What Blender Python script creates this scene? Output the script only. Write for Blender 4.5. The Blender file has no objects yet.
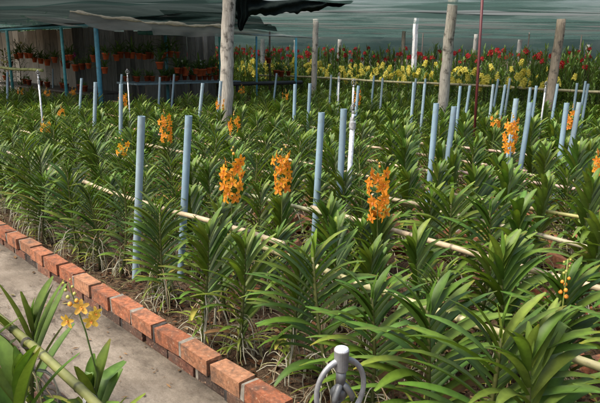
import bpy, math, random
from mathutils import Vector, Matrix, noise
R = random.Random(7)
scene = bpy.context.scene
COL = scene.collection
AZ = math.radians(44)                      # the rows run 44 degrees left of the view
CA, SA = math.cos(AZ), math.sin(AZ)

def W(u, v, z=0.0):                        # u along the rows (away, to the left), v across them
    return Vector((-u * SA + v * CA, u * CA + v * SA, z))

# ------------------------------------------------------------------ mesh helper
class MB:
    def __init__(s):
        s.v = []; s.f = []; s.c = []; s.m = []
    def add(s, verts, faces, col=(1, 1, 1), mi=0):
        o = len(s.v)
        s.v += [tuple(p) for p in verts]
        if isinstance(col, list): s.c += col
        else: s.c += [col] * len(verts)
        s.f += [tuple(i + o for i in f) for f in faces]
        s.m += [mi] * len(faces)
    def box(s, c, hx, hy, hz, ax=None, col=(1, 1, 1), jit=0, rnd=None):
        X, Y, Z = ax or (Vector((1, 0, 0)), Vector((0, 1, 0)), Vector((0, 0, 1)))
        vs = []
        for dz in (-1, 1):
            for dx, dy in ((-1, -1), (1, -1), (1, 1), (-1, 1)):
                p = Vector(c) + X * dx * hx + Y * dy * hy + Z * dz * hz
                if jit: p += Vector([(rnd or R).uniform(-jit, jit) for _ in range(3)])
                vs.append(p)
        s.add(vs, [(3, 2, 1, 0), (4, 5, 6, 7), (0, 1, 5, 4), (1, 2, 6, 5), (2, 3, 7, 6), (3, 0, 4, 7)], col)
    def tube(s, pts, rad, n=8, col=(1, 1, 1), cap=True):
        pts = [Vector(p) for p in pts]
        if not isinstance(rad, (list, tuple)): rad = [rad] * len(pts)
        vs = []; cs = []
        ref = None
        for i, p in enumerate(pts):
            t = (pts[min(i + 1, len(pts) - 1)] - pts[max(i - 1, 0)]).normalized()
            if ref is None:
                ref = t.orthogonal().normalized()
            a = (ref - t * ref.dot(t)).normalized(); ref = a
            b = t.cross(a)
            for k in range(n):
                th = 2 * math.pi * k / n
                vs.append(p + (a * math.cos(th) + b * math.sin(th)) * rad[i])
                cs.append(col[i] if isinstance(col, list) else col)
        fs = []
        for i in range(len(pts) - 1):
            for k in range(n):
                k2 = (k + 1) % n
                fs.append((i * n + k, i * n + k2, (i + 1) * n + k2, (i + 1) * n + k))
        if cap:
            fs.append(tuple(range(n - 1, -1, -1))); m = (len(pts) - 1) * n
            fs.append(tuple(m + k for k in range(n)))
        s.add(vs, fs, cs)
    def merge(s, other, M, tint=1.0):
        o = len(s.v)
        s.v += [tuple(M @ Vector(p)) for p in other.v]
        s.c += [tuple(min(1, x * tint) for x in c) for c in other.c]
        s.f += [tuple(i + o for i in f) for f in other.f]
        s.m += other.m
    def mesh(s, name, mats, smooth=False):
        me = bpy.data.meshes.new(name)
        me.from_pydata(s.v, [], s.f)
        at = me.color_attributes.new('Col', 'FLOAT_COLOR', 'POINT')
        flat = []
        for c in s.c: flat += [c[0], c[1], c[2], 1.0]
        at.data.foreach_set('color', flat)
        for m in (mats if isinstance(mats, (list, tuple)) else [mats]): me.materials.append(m)
        me.polygons.foreach_set('material_index', s.m)
        if smooth: me.polygons.foreach_set('use_smooth', [True] * len(me.polygons))
        me.update()
        return me

def link(name, me, parent=None, loc=None):
    o = bpy.data.objects.new(name, me)
    COL.objects.link(o)
    if parent: o.parent = parent
    if loc is not None: o.location = loc
    return o
def tag(o, label=None, cat=None, group=None, kind=None):
    if label: o['label'] = label
    if cat: o['category'] = cat
    if group: o['group'] = group
    if kind: o['kind'] = kind
    return o
def thing(name, loc, label, cat, group=None, rz=0.0):
    o = bpy.data.objects.new(name, None); COL.objects.link(o)
    o.empty_display_size = 0.1
    o.location = loc; o.rotation_euler = (0, 0, rz)
    return tag(o, label, cat, group)
ORD = ['zeroth', 'first', 'second', 'third', 'fourth', 'fifth', 'sixth', 'seventh', 'eighth', 'ninth', 'tenth', 'eleventh', 'twelfth',
       'thirteenth', 'fourteenth', 'fifteenth', 'sixteenth', 'seventeenth', 'eighteenth', 'nineteenth', 'twentieth']
def ordn(i):
    if i <= 20: return ORD[i]
    t = {2: 'twenty', 3: 'thirty', 4: 'forty', 5: 'fifty'}[i // 10]
    return (t + '-' + ORD[i % 10]) if i % 10 else t.replace('y', 'ieth')

# ------------------------------------------------------------------ materials
def base_mat(name):
    m = bpy.data.materials.new(name); m.use_nodes = True
    nt = m.node_tree; nt.nodes.clear()
    out = nt.nodes.new('ShaderNodeOutputMaterial')
    b = nt.nodes.new('ShaderNodeBsdfPrincipled')
    nt.links.new(b.outputs[0], out.inputs[0])
    return m, nt, b, out
def nd(nt, t, **kw):
    n = nt.nodes.new(t)
    for k, v in kw.items(): setattr(n, k, v)
    return n
def noise_ramp(nt, scale, lo, hi, detail=4, coord='Object', stretch=None, rough=.6):
    tc = nd(nt, 'ShaderNodeTexCoord'); src = tc.outputs[coord]
    if stretch:
        mp = nd(nt, 'ShaderNodeMapping'); mp.inputs['Scale'].default_value = stretch
        nt.links.new(src, mp.inputs[0]); src = mp.outputs[0]
    n = nd(nt, 'ShaderNodeTexNoise'); n.inputs['Scale'].default_value = scale
    n.inputs['Detail'].default_value = detail; n.inputs['Roughness'].default_value = rough
    nt.links.new(src, n.inputs['Vector'])
    r = nd(nt, 'ShaderNodeMapRange'); r.inputs['From Min'].default_value = lo; r.inputs['From Max'].default_value = hi
    nt.links.new(n.outputs['Fac'], r.inputs['Value'])
    return r.outputs[0], n.outputs['Fac']
def mix(nt, fac, a, b, mode='MIX'):
    m = nd(nt, 'ShaderNodeMix', data_type='RGBA', blend_type=mode)
    for s, x in ((m.inputs['Factor'], fac), (m.inputs['A'], a), (m.inputs['B'], b)):
        if hasattr(x, 'is_linked'): nt.links.new(x, s)
        elif isinstance(x, (tuple, list)): s.default_value = (x[0], x[1], x[2], 1)
        else: s.default_value = x
    return m.outputs['Result']
def bump(nt, b, h, strength, dist):
    bp = nd(nt, 'ShaderNodeBump'); bp.inputs['Strength'].default_value = strength; bp.inputs['Distance'].default_value = dist
    nt.links.new(h, bp.inputs['Height']); nt.links.new(bp.outputs[0], b.inputs['Normal'])

def vc_mat(name, rough=.5, spec=.5, nscale=20, lo=.75, hi=1.2, bmp=0, bdist=.005, metal=0, transl=0, dirt=None, dirt_scale=8, dirt_lo=.5, dirt_hi=.7, stretch=None, bmp2=0):
    m, nt, b, out = base_mat(name)
    at = nd(nt, 'ShaderNodeAttribute', attribute_name='Col')
    f, raw = noise_ramp(nt, nscale, .3, .7, stretch=stretch)
    mr = nd(nt, 'ShaderNodeMapRange'); mr.inputs['To Min'].default_value = lo; mr.inputs['To Max'].default_value = hi
    nt.links.new(f, mr.inputs['Value'])
    c = mix(nt, 1.0, at.outputs['Color'], mr.outputs[0], 'MULTIPLY')
    if dirt:
        df, _ = noise_ramp(nt, dirt_scale, dirt_lo, dirt_hi, detail=6)
        c = mix(nt, df, c, dirt)
    if bmp2:   # second, streaky layer of grey mould and pale lime
        df, _ = noise_ramp(nt, 6, .50, .70, detail=9, rough=.85)
        c = mix(nt, df, c, (.075, .068, .055))
        df, _ = noise_ramp(nt, 60, .60, .75, detail=3)
        c = mix(nt, df, c, (.42, .27, .17))
    nt.links.new(c, b.inputs['Base Color'])
    b.inputs['Roughness'].default_value = rough
    b.inputs['Specular IOR Level'].default_value = spec
    b.inputs['Metallic'].default_value = metal
    if bmp: bump(nt, b, raw, bmp, bdist)
    if transl:
        tr = nd(nt, 'ShaderNodeBsdfTranslucent'); mx = nd(nt, 'ShaderNodeMixShader')
        c2 = mix(nt, 1.0, c, (1.5, 1.5, .7), 'MULTIPLY')
        nt.links.new(c2, tr.inputs[0]); mx.inputs[0].default_value = transl
        nt.links.new(b.outputs[0], mx.inputs[1]); nt.links.new(tr.outputs[0], mx.inputs[2])
        nt.links.new(mx.outputs[0], out.inputs[0])
    return m

M_leaf = vc_mat('leaf', .46, .30, 35, .8, 1.2, transl=.22)
M_stem = vc_mat('stem', .55, .4, 60)
M_root = vc_mat('aerial_root', .7, .3, 50, .65, 1.15)
M_petal = vc_mat('petal', .5, .3, 110, .68, 1.1, transl=.25)
M_brick = vc_mat('fired_brick', .9, .2, 45, .55, 1.2, bmp=.7, bdist=.006, dirt=(.06, .048, .038), dirt_scale=13, dirt_lo=.47, dirt_hi=.80, bmp2=1)
M_mortar = vc_mat('mouldy_mortar', .95, .15, 25, .6, 1.4, bmp=.6, bdist=.008)
M_bamboo = vc_mat('bamboo', .5, .4, 14, .75, 1.2, dirt=(.12, .10, .06), dirt_scale=20, dirt_lo=.6, dirt_hi=.75)
M_pipe = vc_mat('plastic_pipe', .5, .4, 9, .7, 1.15, dirt=(.15, .15, .12), dirt_scale=14, dirt_lo=.58, dirt_hi=.88, stretch=(1, 1, .3))
M_concrete = vc_mat('rough_concrete', .9, .2, 30, .75, 1.15, bmp=.4, bdist=.006, dirt=(.09, .085, .075), dirt_scale=5, dirt_lo=.52, dirt_hi=.75, stretch=(1, 1, .3))
M_timber = vc_mat('weathered_post', .9, .15, 22, .55, 1.25, bmp=.6, bdist=.01, dirt=(.10, .09, .075), dirt_scale=9, dirt_lo=.54, dirt_hi=.66, stretch=(3, 3, .35))
M_steel = vc_mat('galvanised_steel', .48, .5, 60, .55, 1.15, metal=.45, bmp=.25, bdist=.001, dirt=(.16, .14, .11), dirt_scale=45, dirt_lo=.54, dirt_hi=.74)
M_paint = vc_mat('painted_steel', .5, .4, 15, .75, 1.15, dirt=(.10, .07, .05), dirt_scale=12, dirt_lo=.6, dirt_hi=.75)
M_pot = vc_mat('terracotta', .8, .25, 18, .75, 1.2)
M_plank = vc_mat('old_planks', .9, .15, 10, .6, 1.3, bmp=.4, bdist=.01, stretch=(4, 4, .3))
M_chip = vc_mat('husk_chips', .9, .15, 40, .7, 1.2)
M_bark = vc_mat('bark', .9, .2, 12, .6, 1.3, bmp=.6, bdist=.02)
M_cloth = vc_mat('folded_cloth', .9, .1, 9, .7, 1.2, bmp=.5, bdist=.03, stretch=(1, 4, 4))

def ground_mat():
    m, nt, b, out = base_mat('dark_soil')
    f, raw = noise_ramp(nt, 9, .35, .65, detail=8)
    f2, _ = noise_ramp(nt, 55, .4, .62, detail=5)
    c = mix(nt, f, (.030, .021, .013), (.085, .055, .032))
    c = mix(nt, f2, c, (.15, .10, .06))
    nt.links.new(c, b.inputs['Base Color']); b.inputs['Roughness'].default_value = .95
    b.inputs['Specular IOR Level'].default_value = .15
    bump(nt, b, _, .9, .03)
    return m
def path_mat():
    m, nt, b, out = base_mat('worn_concrete')
    tc = nd(nt, 'ShaderNodeTexCoord'); mp = nd(nt, 'ShaderNodeMapping'); mp.inputs['Rotation'].default_value = (0, 0, -AZ)
    nt.links.new(tc.outputs['Object'], mp.inputs[0])
    def nz_(scale, lo, hi, detail, rough, st=(1, 1, 1), w=0):
        m2 = nd(nt, 'ShaderNodeMapping'); m2.inputs['Scale'].default_value = st; m2.inputs['Location'].default_value = (w, w, 0)
        nt.links.new(mp.outputs[0], m2.inputs[0])
        n = nd(nt, 'ShaderNodeTexNoise'); n.inputs['Scale'].default_value = scale; n.inputs['Detail'].default_value = detail; n.inputs['Roughness'].default_value = rough
        nt.links.new(m2.outputs[0], n.inputs['Vector'])
        r_ = nd(nt, 'ShaderNodeMapRange'); r_.inputs['From Min'].default_value = lo; r_.inputs['From Max'].default_value = hi
        nt.links.new(n.outputs['Fac'], r_.inputs['Value']); return r_.outputs[0], n.outputs['Fac']
    f, _ = nz_(1.4, .35, .65, 8, .6)
    c = mix(nt, f, (.19, .158, .118), (.33, .288, .225))
    f, r2 = nz_(4, .46, .64, 12, .85, (1, .5, 1), 3)
    c = mix(nt, f, c, (.145, .118, .086))
    f, _ = nz_(7, .48, .58, 12, .85, (1, .35, 1), 7)
    f0, _ = nz_(1.3, .40, .60, 3, .5, (1, .5, 1), 11)
    mm = nd(nt, 'ShaderNodeMath', operation='MULTIPLY'); nt.links.new(f, mm.inputs[0]); nt.links.new(f0, mm.inputs[1])
    c = mix(nt, mm.outputs[0], c, (.085, .068, .050))
    sx_ = nd(nt, 'ShaderNodeSeparateXYZ'); nt.links.new(mp.outputs[0], sx_.inputs[0])
    e = nd(nt, 'ShaderNodeMapRange'); e.inputs['From Min'].default_value = 1.28; e.inputs['From Max'].default_value = 1.47
    nt.links.new(sx_.outputs[0], e.inputs['Value'])
    f, _ = nz_(6, .30, .62, 10, .8, (1, .6, 1), 5)
    mm = nd(nt, 'ShaderNodeMath', operation='MULTIPLY'); nt.links.new(f, mm.inputs[0]); nt.links.new(e.outputs[0], mm.inputs[1])
    c = mix(nt, mm.outputs[0], c, (.05, .042, .032))
    vo = nd(nt, 'ShaderNodeTexVoronoi', feature='DISTANCE_TO_EDGE'); vo.inputs['Scale'].default_value = .9
    dn = nd(nt, 'ShaderNodeTexNoise'); dn.inputs['Scale'].default_value = 5; dn.inputs['Detail'].default_value = 6
    nt.links.new(mp.outputs[0], dn.inputs['Vector'])
    va = nd(nt, 'ShaderNodeVectorMath', operation='MULTIPLY_ADD'); va.inputs[1].default_value = (.35, .35, .35)
    nt.links.new(dn.outputs['Color'], va.inputs[0]); nt.links.new(mp.outputs[0], va.inputs[2]); nt.links.new(va.outputs[0], vo.inputs['Vector'])
    ck = nd(nt, 'ShaderNodeMapRange'); ck.inputs['From Min'].default_value = .003; ck.inputs['From Max'].default_value = .008; ck.inputs['To Min'].default_value = .28; ck.inputs['To Max'].default_value = 0
    nt.links.new(vo.outputs['Distance'], ck.inputs['Value'])
    c = mix(nt, ck.outputs[0], c, (.06, .05, .04))
    f, r3 = nz_(120, .3, .7, 3, .6)
    c = mix(nt, f, c, mix(nt, 1.0, c, (.80, .79, .77), 'MULTIPLY'))
    nt.links.new(c, b.inputs['Base Color']); b.inputs['Roughness'].default_value = .9
    b.inputs['Specular IOR Level'].default_value = .2
    bump(nt, b, r2, .6, .025)
    return m
def net_mat(name, col, lo, hi, tlo, thi, stretch):
    m, nt, b, out = base_mat(name)
    f, raw = noise_ramp(nt, 1.0, lo, hi, detail=6, stretch=stretch, rough=.65)
    c = mix(nt, f, tuple(x * .6 for x in col), tuple(x * 1.3 for x in col))
    d = nd(nt, 'ShaderNodeBsdfDiffuse'); t = nd(nt, 'ShaderNodeBsdfTranslucent'); tr = nd(nt, 'ShaderNodeBsdfTransparent')
    nt.links.new(c, d.inputs[0]); nt.links.new(c, t.inputs[0])
    m1 = nd(nt, 'ShaderNodeMixShader'); m1.inputs[0].default_value = .55
    nt.links.new(d.outputs[0], m1.inputs[1]); nt.links.new(t.outputs[0], m1.inputs[2])
    m2 = nd(nt, 'ShaderNodeMixShader')
    mr = nd(nt, 'ShaderNodeMapRange'); mr.inputs['To Min'].default_value = tlo; mr.inputs['To Max'].default_value = thi
    nt.links.new(f, mr.inputs['Value']); nt.links.new(mr.outputs[0], m2.inputs[0])
    nt.links.new(m1.outputs[0], m2.inputs[1]); nt.links.new(tr.outputs[0], m2.inputs[2])
    nt.links.new(m2.outputs[0], out.inputs[0])
    return m
M_net = net_mat('green_shade_net', (.078, .140, .120),   .43, .62, .05, .95, (.26, .75, 1.0))
M_net_grey = net_mat('grey_shade_net', (.50, .52, .50), .3, .7, .20, .45, (.25, 1.2, 1.2))
M_net_black = net_mat('black_shade_net', (.018, .032, .028), .35, .7, .03, .20, (.15, 1.4, 1.4))
M_net_flap = net_mat('pale_net_flap', (.34, .35, .33), .3, .7, .10, .35, (1.5, 1.5, 5))
M_net_wall = net_mat('green_net_side', (.11, .21, .18), .40, .62, .15, .75, (.15, 1, 2.4))

# ------------------------------------------------------------------ ground, path
g = MB(); g.add([(-400, -400, 0), (400, -400, 0), (400, 400, 0), (-400, 400, 0)], [(0, 1, 2, 3)])
tag(link('ground', g.mesh('ground', ground_mat())), 'dark brown soil under the orchid beds', 'ground', kind='structure')
p = MB()
nu = 60
vs = []; fs = []
for i in range(nu + 1):
    u = -4 + 30 * i / nu
    vs += [W(u, .90, .006), W(u, 1.47, .006)]
    if i: fs.append((2 * i - 2, 2 * i - 1, 2 * i + 1, 2 * i))
p.add(vs, fs)
tag(link('path', p.mesh('path', path_mat())), 'worn beige concrete path beside the brick kerb', 'path', kind='structure')

# ------------------------------------------------------------------ brick kerbs
UX = Vector((-SA, CA, 0)); VX = Vector((CA, SA, 0)); ZX = Vector((0, 0, 1))
def brick_col(r):
    k = r.uniform(.75, 1.15); h = r.random()
    return (.37 * k, (.125 + .06 * h) * k, (.060 + .04 * h) * k)
def kerb(u0, u1, v, label, courses=2, tilt=.006, seed=1, gap_p=0.0):
    r = random.Random(seed)
    root = thing('brick_kerb', W(u0, v), label, 'kerb')
    b = MB(); mo = MB()
    L = .262
    for c in range(courses):
        z0 = -.028 + c * .094
        u = u0 - (L / 2 if c % 2 == 0 else 0)
        while u < u1:
            if r.random() > gap_p:
                a = r.gauss(0, tilt * 1.6); t = r.gauss(0, tilt * 1.6)
                X = (UX + VX * a + ZX * r.gauss(0, tilt * .8)).normalized(); Z = (ZX + VX * t).normalized(); Y = Z.cross(X)
                hl = .117 + r.uniform(-.004, .004)
                col = brick_col(r)
                cc = W(u + L / 2, v + .055 + r.gauss(0, .005) + (0 if c else .004) - .010, z0 + .0425 + r.gauss(0, .002)) - W(u0, v)
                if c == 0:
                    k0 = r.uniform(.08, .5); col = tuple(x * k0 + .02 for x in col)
                # brick with grooved long faces
                g1 = []
                for zz in (-.0425, -.019, -.017, -.013, -.011, .009, .011, .015, .017, .0425):
                    ins = .005 if zz in (-.017, -.013, .011, .015) else 0
                    g1.append((-.046 + ins, zz))
                ring = g1 + [(.046, .0425), (.046, -.0425)]
                n = len(ring)
                vs = []
                for sx in (-1, 1):
                    for (yy, zz) in ring:
                        bev = .004
                        vs.append(cc + X * sx * (hl - (bev if abs(zz) > .04 else 0)) + Y * yy + Z * zz + Vector([r.uniform(-.0028, .0028) for _ in range(3)]))
                fs = [(k, (k + 1) % n, n + (k + 1) % n, n + k) for k in range(n)] + [tuple(range(n - 1, -1, -1)), tuple(n + k for k in range(n))]
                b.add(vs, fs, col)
                if r.random() < .72:   # broken-off blob of mortar squeezed out of the joint
                    mo.box(cc + X * (hl + .009), .013, .041 + r.uniform(0, .004), .040 + r.uniform(-.004, .004), (X, Y, Z), (.21, .19, .155) if r.random() < .65 else (.05, .045, .04), .004, r)
                else:
                    mo.box(cc + X * (hl + .009), .011, .034, .032, (X, Y, Z), (.035, .03, .026), .005, r)
            u += L
    # bed joint and a backing core
    for k in range(int((u1 - u0) / .3)):
        mo.box(W(u0 + .3 * k + .15, v + .048, .062) - W(u0, v), .15, .034, .009, (UX, VX, ZX), (.05, .043, .036), .003, r)
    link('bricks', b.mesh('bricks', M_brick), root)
    link('mortar', mo.mesh('mortar', M_mortar), root)
    return root
kerb(-1, 14, 1.465, 'low orange brick kerb with dark mouldy joints along the concrete path', seed=3)
kerb(-1, 8, .80, 'low brick edging on the camera side of the concrete path', courses=1, seed=5)
for v, nm, s in ((4.28, 'fourth', 11), (5.68, 'sixth', 12), (6.92, 'eighth', 13)):
    kerb(-1.4, 9.5, v, f'rough red brick edging half hidden by leaves behind the {nm} orchid row', courses=2, tilt=.05, seed=s, gap_p=.15)

# ------------------------------------------------------------------ husk mulch and dead roots on the front bed
ch = MB(); r = random.Random(21)
for i in range(9000):
    u = r.uniform(.2, 9) if i % 3 else r.uniform(.5, 4.5); v = r.uniform(1.585, 2.9) if i % 4 else r.uniform(2.9, 6.5)
    c = W(u, v, r.uniform(.004, .02) + .02 * math.sin(u * 9) * math.sin(v * 8) ** 2)
    a = r.uniform(0, 6.28); l = r.uniform(.008, .03); w = l * r.uniform(.3, .7)
    X = Vector((math.cos(a), math.sin(a), r.uniform(-.5, .5))).normalized(); Y = ZX.cross(X).normalized(); Y = (Y + ZX * r.uniform(-.6, .6)).normalized()
    k = r.random(); kk = r.uniform(.5, 1.3)
    col = tuple(x * kk for x in ((.115, .055, .025) if k < .55 else (.20, .135, .07) if k < .75 else (.04, .025, .015)))
    n = X.cross(Y) * l * .25
    ch.add([c - X * l, c - Y * w + n, c + X * l, c + Y * w + n], [(0, 1, 2, 3)], col)
tag(link('husk_mulch', ch.mesh('husk_mulch', M_chip)), 'brown coconut husk mulch scattered over the bed soil', 'mulch', kind='stuff')
dr = MB()
for i in range(1500):
    u = r.uniform(.3, 8); v = r.choice((r.uniform(1.66, 2.5), r.uniform(2.5, 4.2)))
    a = r.uniform(0, 6.28); c = W(u, v, r.uniform(.01, .05)); pts = [c]
    for k in range(4):
        a += r.uniform(-.6, .6); c = c + Vector((math.cos(a) * .045, math.sin(a) * .045, r.uniform(-.022, .022))); c.z = max(.008, c.z); pts.append(c)
    k = r.uniform(.5, 1.2); g_ = r.random()
    dr.tube(pts, r.uniform(.0018, .0036), 4, tuple(x * k for x in ((.30, .26, .17) if g_ < .5 else (.16, .15, .06) if g_ < .8 else (.13, .09, .05))), cap=False)
tag(link('fallen_roots', dr.mesh('fallen_roots', M_root)), 'tangle of dry pale roots lying on the bed soil', 'dry roots', kind='stuff')
lt = MB()
for i in range(230):
    u = r.uniform(.6, 7); v = r.uniform(.92, 1.44) if i % 3 else r.uniform(1.34, 1.455)
    a = r.uniform(0, 6.28); l = r.uniform(.003, .013) * (2 if r.random() < .08 else 1); c = W(u, v, .011 + l * .25)
    X = Vector((math.cos(a), math.sin(a), r.uniform(-.2, .2))); Y = Vector((-math.sin(a), math.cos(a), r.uniform(-.2, .2)))
    k = r.uniform(.4, 1.2); lt.add([c - X * l, c - Y * l * .5, c + X * l, c + Y * l * .5], [(0, 1, 2, 3)], (.13 * k, .085 * k, .045 * k))
for i in range(46):
    u = r.uniform(.9, 6.5); v = r.choice((r.uniform(1.30, 1.45), r.uniform(.95, 1.45)))
    a = r.uniform(0, 6.28); l = r.uniform(.014, .034); c = W(u, v, .012)
    X = Vector((math.cos(a), math.sin(a), 0)); Y = Vector((-math.sin(a), math.cos(a), 0)); w_ = l * r.uniform(.18, .4); k = r.uniform(.5, 1.2); lift = ZX * l * r.uniform(.1, .35)
    lt.add([c - X * l, c - Y * w_ + lift, c + Y * w_ + lift * .6, c + X * l + lift * .8], [(0, 1, 2), (1, 3, 2)], tuple(x * k for x in ((.22, .13, .06) if i % 3 else (.20, .17, .06))))
tag(link('path_litter', lt.mesh('path_litter', M_chip)), 'specks of dry litter scattered on the concrete path', 'litter', kind='stuff')

rb_ = MB(); r = random.Random(31)
for i in range(420):
    v = r.choice((3.02, 3.66, 4.34, 5.0, 5.62, 6.28)) + r.gauss(0, .07); u = r.uniform(-1.2, 7.5)
    a = r.uniform(0, 3.14); t = r.gauss(0, .3)
    X = Vector((math.cos(a), math.sin(a), t)).normalized(); Y = ZX.cross(X).normalized(); Z = X.cross(Y)
    rb_.box(W(u, v, r.uniform(.02, .09)), r.uniform(.04, .12), r.uniform(.03, .055), r.uniform(.02, .04), (X, Y, Z), brick_col(r), .012, r)
tag(link('brick_rubble', rb_.mesh('brick_rubble', M_brick)), 'broken red bricks strewn between the orchid rows', 'brick rubble', kind='stuff')
# ------------------------------------------------------------------ orchid plants
def leaf(mb, base, h, th0, bend, L, w, col, r, segs=7, fold=.55, tw=0.0, under=1.25):
    side = ZX.cross(h).normalized()
    side = (side + ZX * tw).normalized()
    p = Vector(base); vs = []; cs = []
    tipw = r.uniform(.10, .34)
    swing = r.gauss(0, .17); kink = r.uniform(.35, .8) if r.random() < .07 else 9
    for i in range(segs + 1):
        t = i / segs
        th = th0 + bend * t ** 1.35 + (.9 if t > kink else 0)
        d = h * math.sin(th) + ZX * math.cos(th) + side * swing * t
        d.normalize()
        nrm = d.cross(side).normalized()
        if nrm.dot(h) > 0 and th < 1.2: pass
        ww = w * (.62 + .38 * min(1, t / .3)) * (1 - (max(0, t - .5) / .5) ** 2.0 * (1 - tipw))
        f = fold * (1 - .55 * t)
        e = side * ww * .5
        up = d.cross(side) * -1
        if up.z < 0: up = -up
        vs += [p + e + up * f * ww * .5, p - up * .0, p - e + up * f * ww * .5]
        k = .90 + .18 * t
        cc = tuple(x * k for x in col)
        mid = tuple(x * k * 1.5 for x in col)
        if t > .9 and tipw < .16: cc = mid = (col[0] * 1.9, col[1] * 1.1, col[2])   # scorched tip
        cs += [cc, mid, cc]
        p = p + d * (L / segs)
    fs = []
    for i in range(segs):
        a = 3 * i
        fs += [(a, a + 1, a + 4, a + 3), (a + 1, a + 2, a + 5, a + 4)]
    mb.add(vs, fs, cs)

def leaf_color(r, tone, old=False):
    k = r.uniform(.75, 1.25)
    q = r.random()
    if old and q < .10: return (.22, .20, .04)
    if old and q < .17: return (.15, .085, .035)
    if q < .07: return (.115, .155, .022)
    g_ = (.062, .117, .017) if tone == 0 else (.078, .131, .021)
    return tuple(x * k * m for x, m in zip(g_, (r.uniform(.85, 1.25), 1, r.uniform(.7, 1.2))))

def orchid_meshes(seed, H=.74, L=.32, w=.034, pairs=11, z0=.16, segs=7, roots=True, lod=False, droop=1.0, spread=1.0):
    r = random.Random(seed)
    st, fo, ro = MB(), MB(), MB()
    lean = Vector((r.gauss(0, .05), r.gauss(0, .05), 0))
    def axis(z): return Vector((lean.x * z * 1.2 + .02 * math.sin(z * 5 + seed), lean.y * z * 1.2, z))
    n = 8
    st.tube([axis(H * .86 * i / n) for i in range(n + 1)], [.011 - .004 * i / n for i in range(n + 1)], 5 if lod else 7, [(.085 + .02 * i / n, .095 + .02 * i / n, .030) for i in range(n + 1)])
    N = pairs * 2
    tone = 0 if r.random() < .6 else 1
    fan = r.gauss(0, .12)
    for i in range(N):
        q = i / (N - 1)
        z = z0 + (H * .84 - z0) * q ** .92
        a = fan + (0 if i % 2 else math.pi) + r.gauss(0, .16 + .25 * (1 - q) ** 2)
        h = Vector((math.cos(a), math.sin(a), 0))
        th0 = (1.02 - .60 * q ** 1.15) * spread + r.gauss(0, .07)
        bend = (.62 + .38 * (1 - q)) * droop * r.uniform(.7, 1.3) * (1 - .30 * q ** 3)
        ll = L * (.80 + .25 * math.sin(math.pi * min(1, q * 1.15))) * r.uniform(.85, 1.12) * (1 - .30 * max(0, q - .75) / .25)
        if q < .12 and r.random() < .4: ll *= .55
        leaf(fo, axis(z) + h * .008, h, th0, bend, ll, w * r.uniform(.85, 1.12), leaf_color(r, tone, q < .25), r, segs, tw=r.gauss(0, .18))
    for i in range(2):   # young erect leaves at the crown
        a = fan + i * math.pi + r.gauss(0, .3); h = Vector((math.cos(a), math.sin(a), 0))
        leaf(fo, axis(H * .84), h, .06 + .1 * r.random(), .2, L * r.uniform(.28, .45), w * .7, tuple(x * 1.2 for x in leaf_color(r, 1)), r, segs)
    if roots:
        for i in range(r.randint(24, 36)):
            a = r.uniform(0, 6.28); zs = r.uniform(.05, z0 + .16)
            p = axis(zs); d = Vector((math.cos(a), math.sin(a), .25)); rr = r.uniform(.0016, .0033); pts = [p]
            m = 6
            reach = r.uniform(.018, .044)
            for k in range(m):
                p = p + Vector((d.x * reach * (1.0 - k / m * .8), d.y * reach * (1.0 - k / m * .8), .012 - (zs + .02) / m * (.3 + .32 * k))) + Vector((r.gauss(0, .006), r.gauss(0, .006), 0))
                p.z = max(p.z, .006); pts.append(p)
            k = r.uniform(.6, 1.15); q = r.random()
            if i < 5: rr = r.uniform(.0032, .0046); q = 0; k = r.uniform(.8, 1.05)
            c0 = (.42, .40, .29) if q < .4 else (.27, .26, .12) if q < .75 else (.30, .22, .13)
            ro.tube(pts, rr, 5, tuple(x * k for x in c0), cap=False)
        for i in range(r.randint(9, 14)):   # short basal leaves drooping among the roots
            a = r.uniform(0, 6.28); h = Vector((math.cos(a), math.sin(a), 0))
            leaf(fo, axis(r.uniform(.04, z0)), h, .75 + r.random() * .4, 1.2, L * r.uniform(.5, .9), w * r.uniform(.28, .5), tuple(x * m for x, m in zip(leaf_color(r, 1), (1.5, 1.2, 1.2))), r, segs)
    return st, fo, ro
PROTO = []
for k in range(12):
    rr = random.Random(100 + k)
    st, fo, ro = orchid_meshes(200 + k, H=rr.uniform(.68, .86), L=rr.uniform(.245, .30), w=rr.uniform(.036, .042), pairs=rr.randint(17, 21), z0=rr.uniform(.10, .17), droop=rr.uniform(.70, 1.0), spread=.93)
    PROTO.append((st.mesh('stem', M_stem, True), fo.mesh('foliage', M_leaf, True), ro.mesh('aerial_roots', M_root, True)))
BIG = []
for k in range(5):
    rr = random.Random(180 + k)
    st, fo, ro = orchid_meshes(260 + k, H=rr.uniform(.70, .80), L=rr.uniform(.32, .38), w=rr.uniform(.040, .045), pairs=rr.randint(15, 18), z0=rr.uniform(.08, .14), droop=rr.uniform(1.0, 1.3), spread=1.12)
    BIG.append((st.mesh('stem', M_stem, True), fo.mesh('foliage', M_leaf, True), ro.mesh('aerial_roots', M_root, True)))
LOD = []
for k in range(6):
    rr = random.Random(300 + k)
    st, fo, ro = orchid_meshes(400 + k, H=rr.uniform(.70, .84), L=.30, w=.042, pairs=14, z0=.10, segs=4, roots=False, lod=True)
    fo.merge(st, Matrix.Identity(4)); LOD.append(fo)

# camera numbers, used only to leave out plants the photograph does not show
CAMLOC = Vector((0, 0, 1.6))
pt, rl = math.radians(14), math.radians(.6)
cs, sn, cp, sp = math.cos(rl), math.sin(rl), math.cos(pt), math.sin(pt)
c_right = Vector((cs, sn * sp, sn * cp)); c_up = Vector((-sn, cs * sp, cs * cp)); c_fwd = Vector((0, cp, -sp))
def in_view(p, m=0.0):
    d = Vector(p) - CAMLOC; z = d.dot(c_fwd)
    if z < .1: return False
    x = d.dot(c_right) / z; y = d.dot(c_up) / z
    return abs(x) < .515 + m / z and -.346 - m / z < y < .346 + m / z

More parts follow.
